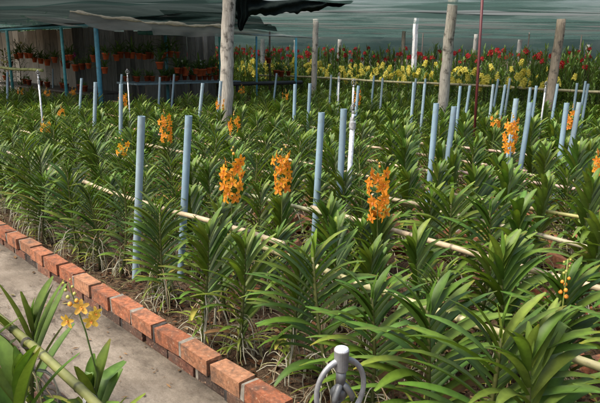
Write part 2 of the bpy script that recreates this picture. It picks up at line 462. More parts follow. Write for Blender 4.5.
# rows of the short orchids
ROWS = [2.02, 2.66, 3.34, 3.95, 4.65, 5.3, 5.95, 6.6, 7.25, 7.9, 8.55, 9.2, 9.85, 10.5, 11.15, 11.8, 12.45]
# flowering plants: row number, u, height of the spray's middle, blooms, spray length, label
FLOW = [(0, 2.73, .91, 13, .21, 'orchid with tall orange spray in front row right of the two near blue posts'),
        (1, 2.98, .83, 14, .22, 'orchid with dense orange spray in second row between near blue posts and grey riser'),
        (1, 2.12, .82, 15, .25, 'orchid with the largest orange spray, in second row below the grey sprinkler riser'),
        (2, 5.58, .83, 15, .24, 'orchid with long orange spray standing between the two near blue posts'),
        (5, 2.66, .88, 15, .27, 'orchid with large orange spray beside the slanted blue post pair at right'),
        (4, 9.02, .86, 10, .20, 'orchid with narrow orange spray against a thin blue post before the shelter'),
        (4, 12.28, .82, 5, .10, 'small orange bloomed orchid at the left end before the hanging pot shelter'),
        (3, 5.19, .86, 7, .15, 'orchid with short orange spray right of the near post pair in fourth row'),
        (9, 6.81, .90, 9, .22, 'orchid with orange spray right behind the tall ringed sprinkler riser'),
        (8, 2.87, .90, 9, .20, 'orchid with orange spray in front of the far right blue post pair'),
        (4, 1.59, .84, 9, .16, 'orchid with orange spray cut off by the right edge of the view'),
        (1, 7.15, .76, 4, .09, 'orchid with three or four orange blooms low in the left of second row'),
        (1, 5.26, .72, 4, .10, 'orchid with few yellow orange blooms just left of the nearest blue post'),
        (4, 13.84, .78, 4, .09, 'orchid with tiny orange bloom near the left edge below the benches'),
        (5, 12.59, .81, 5, .10, 'orchid with small orange blooms beside the teal shelter post'),
        (2, 8.34, .80, 3, .07, 'orchid with a single orange bloom far left in third row'),
        (7, 3.52, .86, 4, .11, 'orchid with small thin orange spray left of the largest right hand spray'),
        (9, 10.50, .88, 5, .12, 'orchid with orange blooms at the foot of the big weathered post, on its left'),
        (9, 10.07, .88, 5, .12, 'orchid with orange blooms at the foot of the big weathered post, on its right'),
        (8, 7.98, .90, 4, .10, 'orchid with small orange bloom right of the dark shelter rail'),
        (5, 7.28, .89, 6, .13, 'orchid with orange blooms in front of the thin blue post before the weathered post')]
LINES = [(ri, v - (.19 if ri == 0 else 0), 0) for ri, v in enumerate(ROWS)] + [(ri, ROWS[ri] + .30, 1) for ri in range(1)]
cand = []; outside = []
r = random.Random(5)
for ri, v, rear in LINES:
    u = -2.0 + .12 * rear
    umax = 19 if v < 5.6 else 11.6
    us = []
    while u < umax:
        us.append(u + r.gauss(0, .04)); u += (.265 if ri < 6 else .31) * (1.55 if rear else 1)
    for f in FLOW:
        if abs(ROWS[f[0]] - v) < .2: us = [x for x in us if abs(x - f[1]) > .13]
    if ri == 0: us = [x for x in us if abs(x - 3.57) > (.15 if not rear else .0)]
    for x in us:
        vv = v + r.gauss(0, .045)
        pos = W(x, vv, 0)
        if in_view(pos + ZX * .45, .36): cand.append(((pos - CAMLOC).length, (ri, rear), x, vv))
        elif x < 3.2 and in_view(pos + ZX * .45, 1.7): outside.append((99, (ri, rear), x, vv))
cand.sort()
NKEEP = 268
keep, rest = cand[:NKEEP], cand[NKEEP:] + outside

def orchid(pos, rz, sc, label, cat, group, k, tint=None):
    root = thing('orchid', pos, label, cat, group, rz)
    root.scale = (sc, sc, sc)
    st, fo, ro = k
    link('foliage', fo, root); link('stem', st, root); link('aerial_roots', ro, root)
    return root
def post_u(v): return 3.66 - .23 * (v - 1.93)
by = {}
for c in keep: by.setdefault(c[1], []).append(c)
r = random.Random(9)
for (ri, rear), L_ in sorted(by.items()):
    L_.sort(key=lambda c: c[2])
    pu = post_u(ROWS[ri])
    left = [c for c in L_ if c[2] >= pu]; right = [c for c in L_ if c[2] < pu][::-1]
    for lst, sidew in ((left, 'left'), (right, 'right')):
        for i, (d, _, u, v) in enumerate(lst):
            rowname = ('front row by kerb' if ri == 0 else f'{ordn(ri + 1)} row from kerb') + (' rear line' if rear else '')
            lab = f'flowerless orchid in {rowname}, {ordn(i + 1)} plant {sidew} of near blue posts'
            rz = r.choice((0, math.pi)) + r.gauss(.5, .34)
            sc = r.uniform(.92, 1.10) if not rear else r.uniform(.74, .95)
            orchid(W(u, v, 0), rz, sc, lab, 'orchid', 'leafy orchids in rows on the beds', BIG[r.randrange(5)] if (u < 1.75 + .2 * ri and ri < 3 and r.random() < .85) else PROTO[r.randrange(12)])

far = MB()
for d, ri, u, v in rest:
    s_ = r.uniform(.9, 1.1)
    far.merge(LOD[r.randrange(6)], Matrix.Translation(W(u, v, 0)) @ Matrix.Rotation(r.choice((0, math.pi)) + r.gauss(.55, .45), 4, 'Z') @ Matrix.Scale(s_, 4), r.uniform(.85, 1.2))
tag(link('orchid_field', far.mesh('orchid_field', M_leaf, True)), 'far beds of short leafy orchids reading as one green field', 'orchid field', kind='stuff')

# ------------------------------------------------------------------ orange sprays
def petal(mb, c, d, out, L, w, col, curl, r):
    side = d.cross(out).normalized()
    vs = []; cs_ = []
    for i in range(5):
        t = i / 4
        ww = w * math.sin(math.pi * (.10 + .78 * t)) ** .8
        p = c + d * (L * t) + out * (curl * L * (t * t - .3 * t))
        cup = out * (ww * .16)
        vs += [p + side * ww * .5 + cup, p, p - side * ww * .5 + cup]
        k = 1.0 - .18 * (1 - t)
        cs_ += [tuple(x * k for x in col)] * 3
    fs = []
    for i in range(4):
        a = 3 * i; fs += [(a, a + 1, a + 4, a + 3), (a + 1, a + 2, a + 5, a + 4)]
    mb.add(vs, fs, cs_)
def bloom(mb, c, out, size, pal, r):
    up = (ZX - out * out.z)
    up = up.normalized() if up.length > .1 else Vector((1, 0, 0))
    s_ = out.cross(up)
    col, lipc = pal
    k = r.uniform(.85, 1.12); col = (min(1, col[0] * k), col[1] * k * r.uniform(.85, 1.15), col[2] * k)
    rot = r.gauss(0, .2)
    for ang, ll, ww in ((0, 1.0, .50), (1.22, .98, .55), (-1.22, .98, .55), (2.45, 1.05, .62), (-2.45, 1.05, .62)):
        a = ang + rot
        d = (up * math.cos(a) + s_ * math.sin(a) + out * .22).normalized()
        petal(mb, Vector(c), d, out, size * .52 * ll, size * .52 * ww, col, r.uniform(-.5, .15), r)
    d = (out * .9 - up * .5).normalized()
    petal(mb, Vector(c), d, up, size * .22, size * .16, lipc, -.4, r)
    mb.tube([Vector(c), Vector(c) + out * size * .12 + up * size * .02], [size * .045, size * .03], 5, (.75, .55, .12))
ORANGE = ((.85, .325, .028), (.62, .15, .012)); AMBER = ((.86, .42, .035), (.70, .22, .02)); YELLOW = ((.86, .52, .09), (.74, .26, .03))
def spray(root, base, top_z, length, n, pal, seed, separate=True, size=.062, lean=(0, 0), buds=3, facing=(0, -1)):
    """a flower spike under the plant: stalk with buds, blooms as sub-parts"""
    r = random.Random(seed)
    base = Vector(base)
    end = Vector((base.x + lean[0], base.y + lean[1], top_z + .04))
    mid = (base + end) * .5 + Vector((lean[0] * .2, lean[1] * .2, 0))
    pts = []
    for i in range(9):
        t = i / 8
        pts.append(base * (1 - t) ** 2 + mid * 2 * t * (1 - t) + end * t * t)
    st = MB(); st.tube(pts, [.0042 - .0022 * i / 8 for i in range(9)], 6, (.10, .13, .03))
    for b_ in range(buds):
        c = end + Vector((r.gauss(0, .008), r.gauss(0, .008), -.012 + .018 * b_)); rad = .0085 - .0015 * b_
        st.tube([c + ZX * -rad, c + ZX * -rad * .5, c + ZX * rad * .4, c + ZX * rad], [rad * .4, rad, rad * .85, rad * .2], 6, (.45, .28, .05) if b_ else (.70, .32, .04))
    merged = MB()
    blooms = []
    for i in range(n):
        t = (i + .5) / n
        z = top_z - length * t + r.gauss(0, .006)
        a = i * 2.4 + r.gauss(0, .35)
        rad = .030 + .022 * math.sin(math.pi * (.25 + .7 * t)) + r.uniform(-.006, .008)
        fz = max(0, min(1, (z - base.z) / max(.05, end.z - base.z)))
        ax = base * (1 - fz) ** 2 + mid * 2 * fz * (1 - fz) + end * fz * fz
        o = Vector((math.cos(a), math.sin(a), r.uniform(-.25, .15)))
        o = (o + Vector((facing[0], facing[1], 0)) * .55).normalized()
        c = Vector((ax.x + math.cos(a) * rad, ax.y + math.sin(a) * rad, z))
        st.tube([Vector((ax.x, ax.y, z - .012)), c], [.0016, .0013], 4, (.55, .34, .06), cap=False)
        blooms.append((c, o))
    sp_ = link('flower_spike', st.mesh('flower_spike', M_stem, True), root)
    for c, o in blooms:
        mb = MB() if separate else merged
        bloom(mb, c, o, size * r.uniform(.88, 1.1), pal, r)
        if separate: link('bloom', mb.mesh('bloom', M_petal, True), sp_)
    if not separate: link('blooms', merged.mesh('blooms', M_petal, True), sp_)
for i, (ri, u, zc, n, ln, lab) in enumerate(FLOW):
    pos = W(u, ROWS[ri], 0)
    k = r.randrange(12)
    root = thing('flowering_orchid', pos, lab, 'orchid', 'orchids in orange bloom')
    st, fo, ro = PROTO[k]
    q = min(1.0, max(.78, (zc - ln / 2 - .02) / .74))
    a = r.uniform(.3, .9)
    for nm, me in (('foliage', fo), ('stem', st), ('aerial_roots', ro)):
        o = link(nm, me, root); o.scale = (q, q, q); o.rotation_euler = (0, 0, a)
    near = True
    ln *= 1.15; n = int(n * 1.5)
    spray(root, (.03, -.05, .45 * q), zc + ln / 2, ln, n, ORANGE if i not in (11, 12) else AMBER, 70 + i, near, size=.070 if n > 9 else .062, lean=(r.uniform(-.03, .03), -.03))
# orchid still in bud, right
root = thing('budding_orchid', W(1.0, 2.62), 'orchid with a thin stalk of small orange buds near the right edge', 'orchid', 'orchids in orange bloom')
st, fo, ro = PROTO[3]
for nm, me in (('foliage', fo), ('stem', st), ('aerial_roots', ro)):
    o = link(nm, me, root); o.scale = (.8, .8, .8)
sk = MB(); sk.tube([(0, -.06, .3), (.01, -.08, .5), (.0, -.09, .74)], [.0045, .0038, .0022], 6, (.20, .24, .05))
rb = random.Random(4)
for i in range(11):
    z = .56 + .018 * i; a = i * 2.4; c = Vector((.002 + .014 * math.cos(a), -.088 + .014 * math.sin(a), z)); rd = .011 - .0006 * i
    sk.tube([c - ZX * rd, c - ZX * rd * .4, c + ZX * rd * .5, c + ZX * rd], [rd * .4, rd, rd * .8, rd * .2], 6, (.72, .26, .03) if i < 6 else (.35, .34, .08))
link('flower_spike', sk.mesh('flower_spike', M_stem, True), root)

# ------------------------------------------------------------------ the bed this side of the path
nearpl = [((-1.16, 2.28), .56, .9, 'broad leaved orchid at the left edge behind the green bamboo rail', .36, .55, 6, .34),
          ((-1.00, 1.72), .66, -.5, 'broad leaved orchid in the bottom left corner before the green bamboo rail', .32, .8, 7, .6),
          ((-1.36, 2.0), .62, .9, 'dark orchid between the corner orchid and the left edge', .30, .8, 8, .6),
          ((-1.22, 1.66), .60, 1.4, 'outermost orchid whose leaves arch in from the left edge', .32, .8, 7, .6),
          ((-.66, 1.72), .42, .2, 'low orchid whose leaf tips poke up at the bottom left edge', .27, .8, 7, .5)]
rn = random.Random(33)
for j, ((x, y), h, rz, lab, LL, spr, prs, drp) in enumerate(nearpl):
    st, fo, ro = orchid_meshes(520 + j, H=h, L=LL, w=.056, pairs=prs, z0=.12, droop=drp, spread=spr)
    root = thing('orchid', (x, y, 0), lab, 'orchid', 'orchids on the camera side of the path', rz)
    link('foliage', fo.mesh('foliage', M_leaf, True), root); link('stem', st.mesh('stem', M_stem, True), root); link('aerial_roots', ro.mesh('aerial_roots', M_root, True), root)
root = thing('flowering_orchid', (-.79, 2.0, 0), 'orchid with three yellow blooms on a slender stalk beside the concrete path', 'orchid')
st, fo, ro = orchid_meshes(541, H=.40, L=.27, w=.058, pairs=4, z0=.16, droop=.35, spread=.5)
link('foliage', fo.mesh('foliage', M_leaf, True), root).rotation_euler = (0, 0, 1.1); link('stem', st.mesh('stem', M_stem, True), root); link('aerial_roots', ro.mesh('aerial_roots', M_root, True), root)
root.rotation_euler = (0, 0, .0)
sk = MB(); sk.tube([(.0, 0, .25), (.025, -.01, .42), (.0, -.02, .60), (-.035, -.03, .76), (-.045, -.03, .80)], [.0042, .0036, .003, .002, .0015], 7, (.09, .14, .03))
for i in range(8):
    t = i / 7; c = Vector((-.030 - .02 * t + .014 * (1 if i % 2 else -1), -.03, .715 + .095 * t)); rd = .0095 - .006 * t
    sk.tube([c - ZX * rd, c - ZX * rd * .4, c + ZX * rd * .5, c + ZX * rd], [rd * .4, rd, rd * .8, rd * .2], 7, (.80, .36, .05) if i < 2 else (.45, .42, .10))
sp_ = link('flower_spike', sk.mesh('flower_spike', M_stem, True), root)
for c, o in (((.035, -.05, .66), (.35, -.9, .1)), ((-.045, -.06, .665), (-.3, -.9, -.1)), ((.005, -.055, .715), (.3, -.9, .25)), ((.052, -.05, .69), (.7, -.6, .05))):
    mb = MB(); bloom(mb, Vector(c), Vector(o).normalized(), .058 if c[0] != .052 else .05, YELLOW, rn); link('bloom', mb.mesh('bloom', M_petal, True), sp_)

# ------------------------------------------------------------------ bamboo rails
def bamboo(p0, p1, rad, col, label, group='bamboo rails tied along the orchid rows', seed=1, node=.28):
    r = random.Random(seed)
    p0, p1 = Vector(p0), Vector(p1); d = p1 - p0; L = d.length
    n = max(4, int(L / node)); mb = MB(); pts = []; rad_ = []; cols = []
    wob = Vector((0, 0, 1))
    k = rad
    for i in range(n + 1):
        t = i / n
        c = p0 + d * t + wob * (.012 * math.sin(t * 7 + seed) + r.uniform(-.004, .004)) + VX * .012 * math.sin(t * 5 + 2 * seed)
        kk = r.uniform(.8, 1.15); cc = tuple(x * kk for x in col); dk = tuple(x * .35 for x in col)
        e = d.normalized()
        for off, rf, ccc in ((-.012, 1, cc), (-.004, 1.12, dk), (.004, 1.12, dk), (.012, 1, cc)):
            pts.append(c + e * off); rad_.append(k * rf); cols.append(ccc)
    mb.tube(pts, rad_, 8, cols)
    o = link('bamboo_pole', mb.mesh('bamboo_pole', M_bamboo, True))
    tag(o, label, 'bamboo pole', group)
    return o
BCOL = (.40, .325, .20)
rb = random.Random(50)
for i, (v, z) in enumerate(((2.15, .50), (2.88, .52), (3.56, .53), (4.16, .52), (4.88, .53), (5.52, .52), (6.60, .50), (8.0, .42), (9.6, .42))):
    u = -1.2; j = 0
    while u < 10:
        ln = rb.uniform(3.2, 4.6)
        bamboo(W(u, v + rb.uniform(-.03, .03), z + rb.uniform(-.03, .03)), W(u + ln, v + rb.uniform(-.03, .03), z + rb.uniform(-.03, .03)), rb.uniform(.012, .016) * (1.1 if i < 4 else 1),
               tuple(x * rb.uniform(.8, 1.15) for x in BCOL) if rb.random() < .75 else (.30, .29, .10),
               f'straw coloured bamboo pole tied behind orchid row {ordn(i + 1)} from kerb, {("right end", "middle", "left end", "far left end")[min(3, j)]} length', seed=i * 7 + j)
        u += ln - .3; j += 1
bamboo((-1.62, 2.62, .515), (-.30, 1.32, .49), .0165, (.165, .175, .052), 'thick green bamboo rail crossing the bottom left corner', None, seed=3, node=.30)
for t, cc, lab in ((.42, (.10, .09, .07), 'dark wire binding on the upper stretch of the green bamboo rail'), (.705, (.55, .55, .52), 'pale wire binding near the bottom edge on the green bamboo rail')):
    c = Vector((-1.62, 2.62, .515)).lerp(Vector((-.30, 1.32, .49)), t); d = (Vector((1.32, -1.30, -.025))).normalized()
    s1 = d.orthogonal().normalized(); s2 = d.cross(s1)
    tb = MB(); tb.tube([c + d * (.0022 * q) / 4 + (s1 * math.cos(a) + s2 * math.sin(a)) * .0200 for q, a in [(q, 2 * math.pi * q / 14) for q in range(43)]], .0019, 5, cc, cap=False)
    tag(link('binding_wire', tb.mesh('binding_wire', M_root, True)), lab, 'wire')
bamboo((-8.6, 16.7, 1.22), (-6.05, 13.9, 1.21), .035, (.42, .46, .16), 'pale green bamboo pole lying across post tops at the left edge', None, seed=8)
bamboo(W(3.5, 13.4, .93), W(9.6, 12.95, .95), .03, (.40, .36, .20), 'long bamboo rail in front of the far hedge, right half', 'bamboo rails before the yellow orchids', seed=9)
bamboo(W(9.2, 12.9, .96), W(15, 12.6, .99), .03, (.36, .34, .18), 'long bamboo rail in front of the yellow orchids, left half', 'bamboo rails before the yellow orchids', seed=10)

# ------------------------------------------------------------------ blue pipe posts
def post_mesh(k=1.0, wv=0.0):
    a = MB(); n = 14; R0, H0 = .0262, 1.2
    a.tube([(0, 0, 0), (0, 0, H0)], [R0, R0 * .97], n, ((.26 + wv) * k, (.38 + wv * .6) * k, .45 * k), cap=False)
    a.tube([(0, 0, H0), (0, 0, H0 - .03)], [R0 * .90, R0 * .90], n, (.24, .36, .42), cap=False)
    vs = []; 
    for k in range(n):
        t = 2 * math.pi * k / n; vs += [(R0 * .97 * math.cos(t), R0 * .97 * math.sin(t), H0), (R0 * .90 * math.cos(t), R0 * .90 * math.sin(t), H0)]
    a.add(vs, [(2 * k, (2 * k + 2) % (2 * n), (2 * k + 3) % (2 * n), 2 * k + 1) for k in range(n)], (.30, .42, .47))
    b = MB(); b.tube([(0, 0, 0.02), (0, 0, H0 - .006)], [R0 * .88, R0 * .88], n, (.34, .35, .33))
    return a.mesh('pipe', M_pipe, True), b.mesh('concrete_core', M_concrete)
PMS = [post_mesh(.92), post_mesh(.80, .01), post_mesh(1.0, .03), post_mesh(.88, .05)]
POSTS = [(-1.08, 3.99), (-.77, 4.03), (.16, 4.52), (.33, 4.55), (1.2, 5.23), (1.37, 5.26), (2.13, 5.85), (2.29, 5.88), (2.68, 5.95), (2.83, 6.0), (-2.93, 8.44), (-2.42, 7.96), (-1.51, 9.11), (-1.24, 9.18), (-.09, 8.77), (.13, 8.82),
         (-2.6, 12.17), (-2.87, 12.08), (-3.92, 10.6), (-7.09, 17.04), (-6.09, 12.33), (.63, 12.58), (.87, 8.99), (1.57, 12.88), (1.6, 11.7), (2.29, 11.9), (1.92, 9.23), (2.5, 11.96), (2.41, 9.01), (2.67, 9.4), (1.74, 9.19), (3.72, 11.27),
         (3.14, 9.17), (2.95, 9.13), (4.05, 9.37), (3.45, 8.93), (3.55, 8.95), (4.97, 10.69), (4.76, 9.87), (5.6, 11.76), (.75, 11.9), (-3.5, 11.6), (-.55, 13.2), (3.95, 11.3)]
PL = {0: 'nearest blue pipe post, left one of the pair by the brick kerb', 1: 'second nearest blue pipe post, right of the nearest one by the kerb',
      2: 'blue pipe post standing alone left of the short grey sprinkler riser', 3: 'blue pipe post touching the grey sprinkler riser on its left',
      4: 'left blue pipe post of the pair right of the grey risers', 5: 'right blue pipe post of the pair right of the grey risers',
      6: 'left slanted blue pipe post beside the large right hand orange spray', 7: 'right slanted blue pipe post beside the large right hand orange spray',
      8: 'blue pipe post behind the far right orange spray', 9: 'blue pipe post just right of the far right orange spray',
      10: 'thin blue pipe post at left in front of the teal corner post', 11: 'blue pipe post behind the narrow orange spray before the shelter',
      12: 'blue pipe post just left of the big weathered post', 13: 'blue pipe post touching the big weathered post', 14: 'left of two blue pipe posts right of the big weathered post',
      15: 'right of two blue pipe posts right of the big weathered post'}
rp = random.Random(60)
for i, (x, y) in enumerate(POSTS):
    lx = rp.gauss(.105, .02) if x < -.5 else rp.gauss(.045, .018)
    root = thing('pipe_post', (x - 1.2 * lx, y, 0), PL.get(i, 'slim blue pipe post in the far orchid beds among many alike'), 'post', 'blue pipe posts in the orchid beds' if i in PL else 'far blue pipe posts', rp.uniform(0, 6))
    root.rotation_euler = (rp.gauss(0, .012), lx, 0)
    root.scale = (1, 1, 1 if i < 2 else rp.uniform(.97, 1.03))
    if i > 15 : root.scale = (.85, .85, root.scale[2])
    PM, CM = PMS[rp.randrange(4)]; link('pipe', PM, root); link('concrete_core', CM, root)

# ------------------------------------------------------------------ sprinklers on risers
def sprinkler(loc, hgt, rz, label, thick_to=.9, pipe_r=.017, thin_r=.011, lean=0.0, col=(.50, .52, .52), rw=1.0):
    root = thing('sprinkler_riser', loc, label, 'sprinkler', 'sprinklers on risers', rz)
    root.rotation_euler = (0, lean, rz)
    a = MB(); zt = hgt * thick_to
    a.tube([(0, 0, 0), (0, 0, zt)], pipe_r, 14, col)
    a.tube([(0, 0, zt), (0, 0, hgt - .045)], thin_r, 12, col)
    link('riser_pipe', a.mesh('riser_pipe', M_steel, True), root)
    c = MB(); c.tube([(0, 0, zt - .05), (0, 0, zt - .046), (0, 0, zt + .008), (0, 0, zt + .012)], [pipe_r, pipe_r * 1.35, pipe_r * 1.35, pipe_r * .8], 16, tuple(x * .7 for x in col))
    link('collar', c.mesh('collar', M_steel), root)
    # ring body with the bearing boss on top, the spinner hanging inside and the nozzle below
    rr = .030; g = MB()
    pts = [(rr * math.sin(2 * math.pi * k / 36) * .88 * rw, 0, hgt + rr * 1.08 * math.cos(2 * math.pi * k / 36)) for k in range(37)]
    g.tube(pts, [.0026 + .0006 * math.cos(2 * math.pi * k / 36) ** 2 for k in range(37)], 10, (.33, .34, .34), cap=False)
    link('ring_frame', g.mesh('ring_frame', M_steel, True), root)
    t = hgt + rr * 1.08
    b = MB(); b.tube([(0, 0, t - .012), (0, 0, t - .010), (0, 0, t + .010), (0, 0, t + .0112), (0, 0, t + .0125)], [.0052, .0066, .0074, .0072, .0064], 20, [(.26, .27, .27)] * 3 + [(.75, .76, .76)] * 2)
    link('bearing_cap', b.mesh('bearing_cap', M_steel), root)
    s = MB(); s.tube([(0, 0, t - .010), (0, 0, t - .026)], [.0052, .0046], 14, (.20, .21, .21))
    for sx in (-1, 1):
        s.tube([(0, 0, t - .024), (sx * .004, -.003, t - .028), (sx * .0095, -.006, t - .037), (sx * .010, -.006, t - .043)], [.0035, .0036, .0032, .002], 8, (.16, .17, .17))
    s.tube([(0, 0, t - .030), (0, .004, t - .038), (0, .006, t - .048)], [.006, .009, .004], 12, (.11, .12, .12))
    link('spinner', s.mesh('spinner', M_steel, True), root)
    n = MB(); zb = hgt - rr * 1.08
    n.tube([(0, 0, zb - .012), (0, 0, zb + .004), (0, 0, zb + .012), (0, 0, zb + .016)], [.010, .0095, .006, .003], 16, (.45, .46, .46))
    link('nozzle', n.mesh('nozzle', M_steel, True), root)
    return root
sprinkler((.0415, .508, 0), 1.284, .45, 'grey steel sprinkler ring with cap, very close at the bottom edge')
sprinkler((.53, 6.28, 0), 1.33, .3, 'tall slim sprinkler riser with ring top above orange spray', .72, .016, .011, .02, (.70, .72, .72))
sprinkler((.395, 4.80, 0), 1.19, .3, 'short thick sprinkler riser with dark collar in the middle', .90, .021, .012, .03, (.72, .74, .74))
sprinkler((-2.74, 9.39, 0), 1.33, .3, 'white sprinkler riser before the shelter, right of the corner post', .92, .011, .009)
sprinkler((-3.74, 8.46, 0), 1.33, .3, 'white sprinkler riser at the far left under the pale bamboo', .92, .013, .010)
sprinkler((.68, 11.05, 0), 1.27, .3, 'white sprinkler riser far back left of the tall ringed riser', .94, .016, .012, .02)
sprinkler((3.76, 9.21, 0), 1.22, .3, 'white sprinkler riser among far blue posts at right', .94, .014, .011, .03)

# ------------------------------------------------------------------ big posts
def big_post(loc, h, rad, lean, label, mat=None, col=(.40, .37, .31), square=False, seed=1):
    r = random.Random(seed); mb = MB(); n = 12
    pts = []; rads = []
    for i in range(15):
        t = i / 14; pts.append((lean * h * t + r.gauss(0, .006), r.gauss(0, .006), h * t)); rads.append(rad * (1.04 - .08 * t) * r.uniform(.97, 1.03))
    mb.tube(pts, rads, 4 if square else n, col)
    o = link('support_post', mb.mesh('support_post', mat or M_timber, not square)); o.location = loc
    if square: o.rotation_euler = (0, 0, .5)
    return tag(o, label, 'post', 'posts holding up the shade net')
big_post((-1.24, 9.45, 0), 2.9, .105, 0.045, 'thick weathered grey post at left centre, nearest of the net posts', seed=2)
big_post((2.62, 11.0, 0), 3.0, .093, .03, 'thick pale weathered post standing right of centre', col=(.44, .41, .34), seed=3)
big_post((5.02, 12.0, 0), 2.36, .09, .035, 'brownish weathered post at right reaching the net edge', col=(.33, .28, .21), seed=4)
big_post((.36, 17.2, 0), 2.62, .085, .01, 'grey weathered post rising from the yellow orchids', col=(.38, .36, .31), seed=5)
big_post((3.75, 20, 0), 2.85, .085, 0, 'white wrapped square post far back right of centre', M_concrete, (.74, .74, .72), True, 6)
big_post((3.62, 21.5, 0), 2.5, .07, 0, 'short brown post just left of the white wrapped post', col=(.30, .26, .2), seed=7)
for i, (x, y, h, rr, lab) in enumerate(((8.3, 29, 2.7, .09, 'small grey post at the far net right of the red pole'), (10.8, 30, 2.5, .11, 'small pale post at the far net left of the brown post'), (1.8, 29, 2.4, .10, 'small pale post at the far net near the middle'),
        (-1.7, 26, 2.3, .10, 'small pale post far back beside the big weathered post'), (-.3, 27, 2.3, .08, 'small pale post far back behind the shelter corner pole'), (14.2, 30, 2.3, .1, 'small grey post at the far net by the right edge'))):
    big_post((x, y, 0), h, rr, .01, lab, M_concrete, (.42, .41, .37), False, 20 + i)
rpz = MB(); rpz.tube([(2.325, 7.75, 0), (2.275, 7.8, 2.75)], .018, 10, (.085, .015, .014))
tag(link('steel_pole', rpz.mesh('steel_pole', M_paint, True)), 'thin dark red steel pole standing right of the pale post', 'pole')
for i, (x, y, h) in enumerate(((.55, 24, 2.6), (9.0, 24, 2.6), (5.2, 26, 2.6), (-.95, 18, 2.3), (12.0, 26, 2.6))):
    q = MB(); q.tube([(0, 0, 0), (0, 0, h)], .025, 8, (.12, .09, .07))
    o = link('thin_pole', q.mesh('thin_pole', M_paint, True), None, (x, y, 0)); tag(o, 'thin dark metal pole under the far shade net', 'pole', 'thin poles under the net')

# ------------------------------------------------------------------ tall orchids behind: yellow rows, hedge and red rows
def tall_mesh(seed, H, L=.15):
    r = random.Random(seed); mb = MB()
    for s_ in range(2):
        off = Vector((r.gauss(0, .05), r.gauss(0, .05), 0)); hh = H * r.uniform(.85, 1.05)
        mb.tube([off, off + Vector((r.gauss(0, .03), r.gauss(0, .03), hh))], [.012, .007], 4, (.07, .08, .03), cap=False)
        n = int(hh / .036)
        for i in range(n):
            z = .12 + (hh - .12) * i / n; a = (0 if i % 2 else math.pi) + r.gauss(0, .8) + s_ * .9
            h = Vector((math.cos(a), math.sin(a), 0))
            q = i / n; k = r.uniform(.7, 1.25)
            leaf(mb, off + ZX * z, h, .95 - .45 * q + r.gauss(0, .12), .7, L * r.uniform(.7, 1.15), .045, (.10 * k, .165 * k, .036 * k), r, 2)
    return mb
TALL = [tall_mesh(600 + i, 1.0) for i in range(5)]
TALLME = [t.mesh('foliage', M_leaf, True) for t in TALL]
def cluster_mesh(seed, kind):
    r = random.Random(seed); mb = MB(); n = 26 if kind == 'y' else 18
    for i in range(n):
        t = i / n; a = i * 2.4; rad = (.05 if kind == 'y' else .06) * (1.1 - .8 * t)
        c = Vector((math.cos(a) * rad, math.sin(a) * rad, .26 * t)); o = Vector((math.cos(a), math.sin(a), .2)).normalized()
        k = r.uniform(.8, 1.15); col = (.80 * k, .70 * k, .13 * k) if kind == 'y' else (.55 * k, .025 * k, .03 * k)
        up = ZX
        for q in range(3):
            d = (o.cross(up) * math.cos(q * 2.1 + a) + up * math.sin(q * 2.1 + a) + o * .3).normalized()
            petal(mb, c, d, o, .055, .04, col, -.3, r)
    return mb.mesh('flower_spike', M_petal, True)
CY = [cluster_mesh(i, 'y') for i in range(3)]; CR = [cluster_mesh(10 + i, 'r') for i in range(3)]
hd = MB(); rt = random.Random(77)
def tall_row(v, u0, u1, h, step, fl, kind, fz, lab, grp):
    u = u0
    us = []
    while u < u1: us.append(u + rt.gauss(0, .05)); u += step
    nf = set(rt.sample(range(len(us)), min(fl, len(us))))
    for i, x in enumerate(us):
        pos = W(x, v + rt.gauss(0, .08)); hh = h * rt.uniform(.88, 1.1)
        if not in_view(pos + ZX * hh, 2.6): continue
        if not in_view(pos + ZX * hh, .5): nf.discard(i)
        if i in nf:
            root = thing('tall_orchid', pos, lab, 'orchid', grp, rt.uniform(0, 6))
            o = link('foliage', TALLME[rt.randrange(5)], root); o.scale = (1, 1, hh)
            o = link('flower_spike', (CY if kind == 'y' else CR)[rt.randrange(3)], root, (rt.gauss(0, .05), rt.gauss(0, .05), hh * fz + rt.uniform(-.1, .1)))
            s_ = rt.uniform(.8, 1.25); q_ = 1.0 if kind == 'y' else 1.0; o.scale = (s_ * q_, s_ * q_, s_ * (.66 if kind == 'y' else .42)); o.rotation_euler = (rt.gauss(0, .35), rt.gauss(0, .35), 0)
        else:
            hd.merge(TALL[rt.randrange(5)], Matrix.Translation(pos) @ Matrix.Rotation(rt.uniform(0, 6.28), 4, 'Z') @ Matrix.Diagonal((1.05, 1.05, hh, 1)), rt.uniform(.8, 1.2))
YG = 'yellow orchids in the far rows'; RG = 'red orchids along the hedge tops'
for i, v in enumerate((13.3, 14.2, 15.2, 16.2)):
    tall_row(v, 5.6, 22, 1.04 + .09 * i, .17, (58, 60, 48, 30)[i], 'y', .93, 'tall orchid with yellow flower spike in the far yellow flowering rows', YG)
for i, v in enumerate((17.6, 18.8)):
    tall_row(v, 4, 27, 1.72 + .10 * i, .16, 105, 'r', .93, 'tall orchid with red flower spike along the far hedge top', RG)
for v in (14.5, 14.95, 15.4):
    tall_row(v, -2.5, 6.6, 1.56, .13, 9, 'r', .92, 'tall orchid with red flower spike in the dark hedge at right', 'red orchids in the right hedge')
tag(link('orchid_hedge', hd.mesh('orchid_hedge', M_leaf, True)), 'dense green rows of tall orchids forming the far hedge', 'orchid hedge', kind='stuff')

